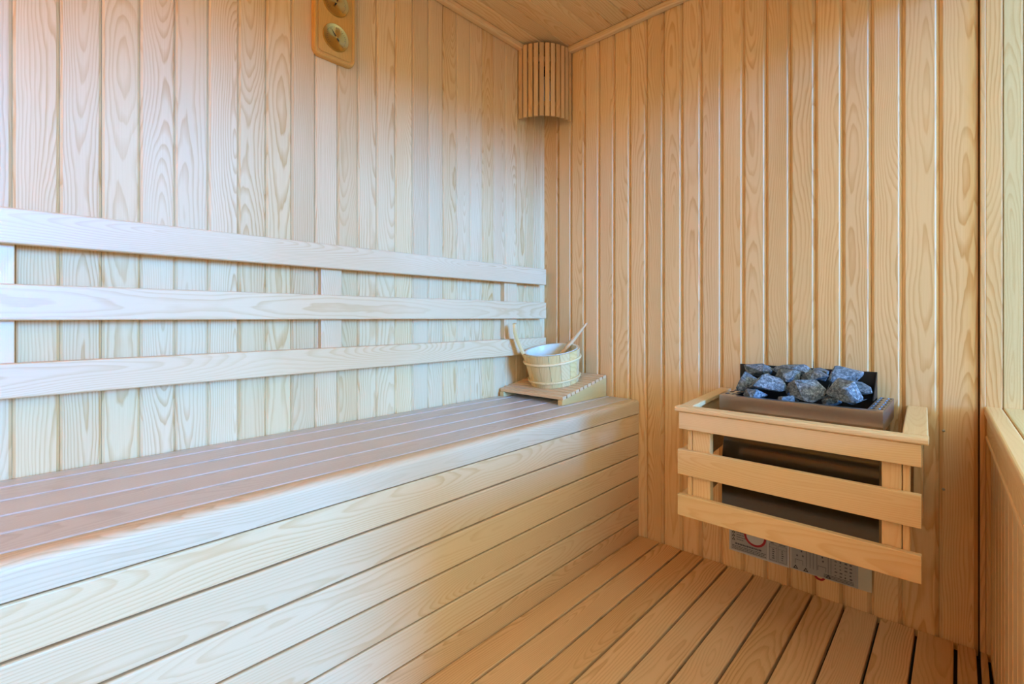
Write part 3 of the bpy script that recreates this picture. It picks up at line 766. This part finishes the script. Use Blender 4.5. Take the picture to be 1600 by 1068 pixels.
lpart(lb, 'printed_ground', [(LX0 + .005, LX0 + .121, -.00155, yp, LZ0_ + .0045, LZ1_ - .005), (LX0 + .124, LX1 - .005, -.00155, yp, LZ0_ + .0045, LZ1_ - .005)], 'greypaper')
rnd = random.Random(4); bs = []
def words(x0, x1, z, h):
    x_ = x0
    while x_ < x1 - 0.002:
        l = rnd.uniform(0.003, 0.008); bs.append((x_, min(x_ + l, x1), yq, -.0015, z, z + h)); x_ += l + 0.0012
words(LX0 + .024, LX0 + .052, 0.124, .0022); words(LX0 + .024, LX0 + .048, 0.116, .0022); words(LX0 + .024, LX0 + .055, 0.108, .0026); words(LX0 + .024, LX0 + .046, 0.100, .0022); words(LX0 + .024, LX0 + .044, 0.132, .0022)
words(LX0 + .020, LX0 + .105, 0.083, .0055)
words(LX0 + .010, LX0 + .117, 0.0765, .0024); words(LX0 + .010, LX0 + .112, 0.0715, .0024); words(LX0 + .010, LX0 + .117, 0.0665, .0024)
lpart(lb, 'printed_words', bs, 'print')
tri_bs(lb, [(LX0 + .0145, .096), (LX0 + .0145, .108), (LX0 + .0145, .120), (LX0 + .0145, .132)], 0.0055, yq)
o = link('red_ring', ring_me(LX0 + .083, .127, .0345, .0275, -.0015, -.0019), 'red'); o.parent = lb; o.matrix_basis = lb.matrix_basis.inverted()
o = link('white_disc', ring_me(LX0 + .083, .127, .0275, 0.0005, -.0015, -.0017), 'paper'); o.parent = lb; o.matrix_basis = lb.matrix_basis.inverted()
bs = []
for a, b in ((LX0 + .127, LX0 + .149), (LX0 + .153, LX0 + .177)):
    for q in (a, b): bs.append((q - .0004, q + .0004, yq, -.0015, .067, .118))
    for q in (.067, .108, .118): bs.append((a, b, yq, -.0015, q - .0004, q + .0004))
    for q in (.073, .080, .087, .094, .101): bs.append(((a + b) / 2 - .0025, (a + b) / 2 + rnd.uniform(.001, .004), yq, -.0015, q, q + .0035))
    for q in range(4): bs.append((a + .003, b - .003 - rnd.uniform(0, .008), yq, -.0015, .122 + q * .006, .1245 + q * .006))
lpart(lb, 'printed_table', bs, 'print')

l2 = tag(empty('wiring_label', (1.115, 0, 0.115)), 'grey wiring diagram label beside the warning label below the heater', 'label')
QX0, QX1 = 1.0115, 1.1845
lpart(l2, 'sheet', [(QX0, QX1, -0.0014, -0.0004, .0600, .172)], 'greypaper')
lpart(l2, 'light_edge', [(QX0, QX0 + .004, -.0017, -.0014, .060, .172), (QX0 + .004, QX1, -.0017, -.0014, .060, .0615)], 'paper')
bs = []
for q in (.045, .055, .064, .073, .103, .110): bs.append((QX0 + q, QX0 + q + .0012, yq, -.0015, .078, .160))
for q in (.014, .076): bs += [(QX0 + q, QX0 + q + .022, yq, -.0015, .093, .0942), (QX0 + q, QX0 + q + .0012, yq, -.0015, .08, .093), (QX0 + q + .021, QX0 + q + .022, yq, -.0015, .08, .093)]
for q, z_ in ((.008, .127), (.030, .120), (.018, .104), (.034, .106), (.086, .120), (.088, .108)): bs.append((QX0 + q, QX0 + q + .004, yq, -.0015, z_, z_ + .005))
for i in range(4):
    for j in range(8):
        bs.append((QX0 + .120 + i * .0125, QX0 + .120 + i * .0125 + rnd.uniform(.003, .007), yq, -.0015, .078 + j * .0105, .078 + j * .0105 + rnd.uniform(.002, .005)))
for q in range(3): bs.append((QX0 + .092, QX0 + .168, yq, -.0015, .0645 + q * .004, .0662 + q * .004))
lpart(l2, 'printed_diagram', bs, 'print')
tri_bs(l2, [(QX0 + .016, .064), (QX0 + .044, .0635), (QX0 + .104, .064)], 0.007, yq)
o = link('red_ring', ring_me(QX0 + .0815, .0645, .0155, .0095, -.0002, -.0012), 'red'); o.parent = l2; o.matrix_basis = l2.matrix_basis.inverted()
l3 = tag(empty('blank_label', (1.203, 0, 0.115)), 'blank beige strip at the right end of the labels below the heater', 'label')
lpart(l3, 'sheet', [(1.1850, 1.2225, -0.0014, -0.0004, .0605, .172)], 'beige')
lpart(l3, 'adhesive_edge', [(1.1850, 1.1900, -0.0017, -0.0014, .0605, .172)], 'greypaper')

# two small screws in the end wall beside the guard
for x_, z_, lab in ((1.3770, 0.3990, 'lower of two tiny screws in the wall right of the guard'), (1.3770, 0.5560, 'upper of two tiny screws in the wall right of the guard')):
    me = lathe_me([(0, 0.0022), (0.0022, 0.0018), (0.0034, 0.0004), (0.0034, -0.004), (0, -0.004)], 12)
    o = link('screw', me, 'screw', None, Matrix.Translation((x_, -0.0002, z_)) @ Matrix.Rotation(PI / 2, 4, 'X')); tag(o, lab, 'screw', 'wall screws')
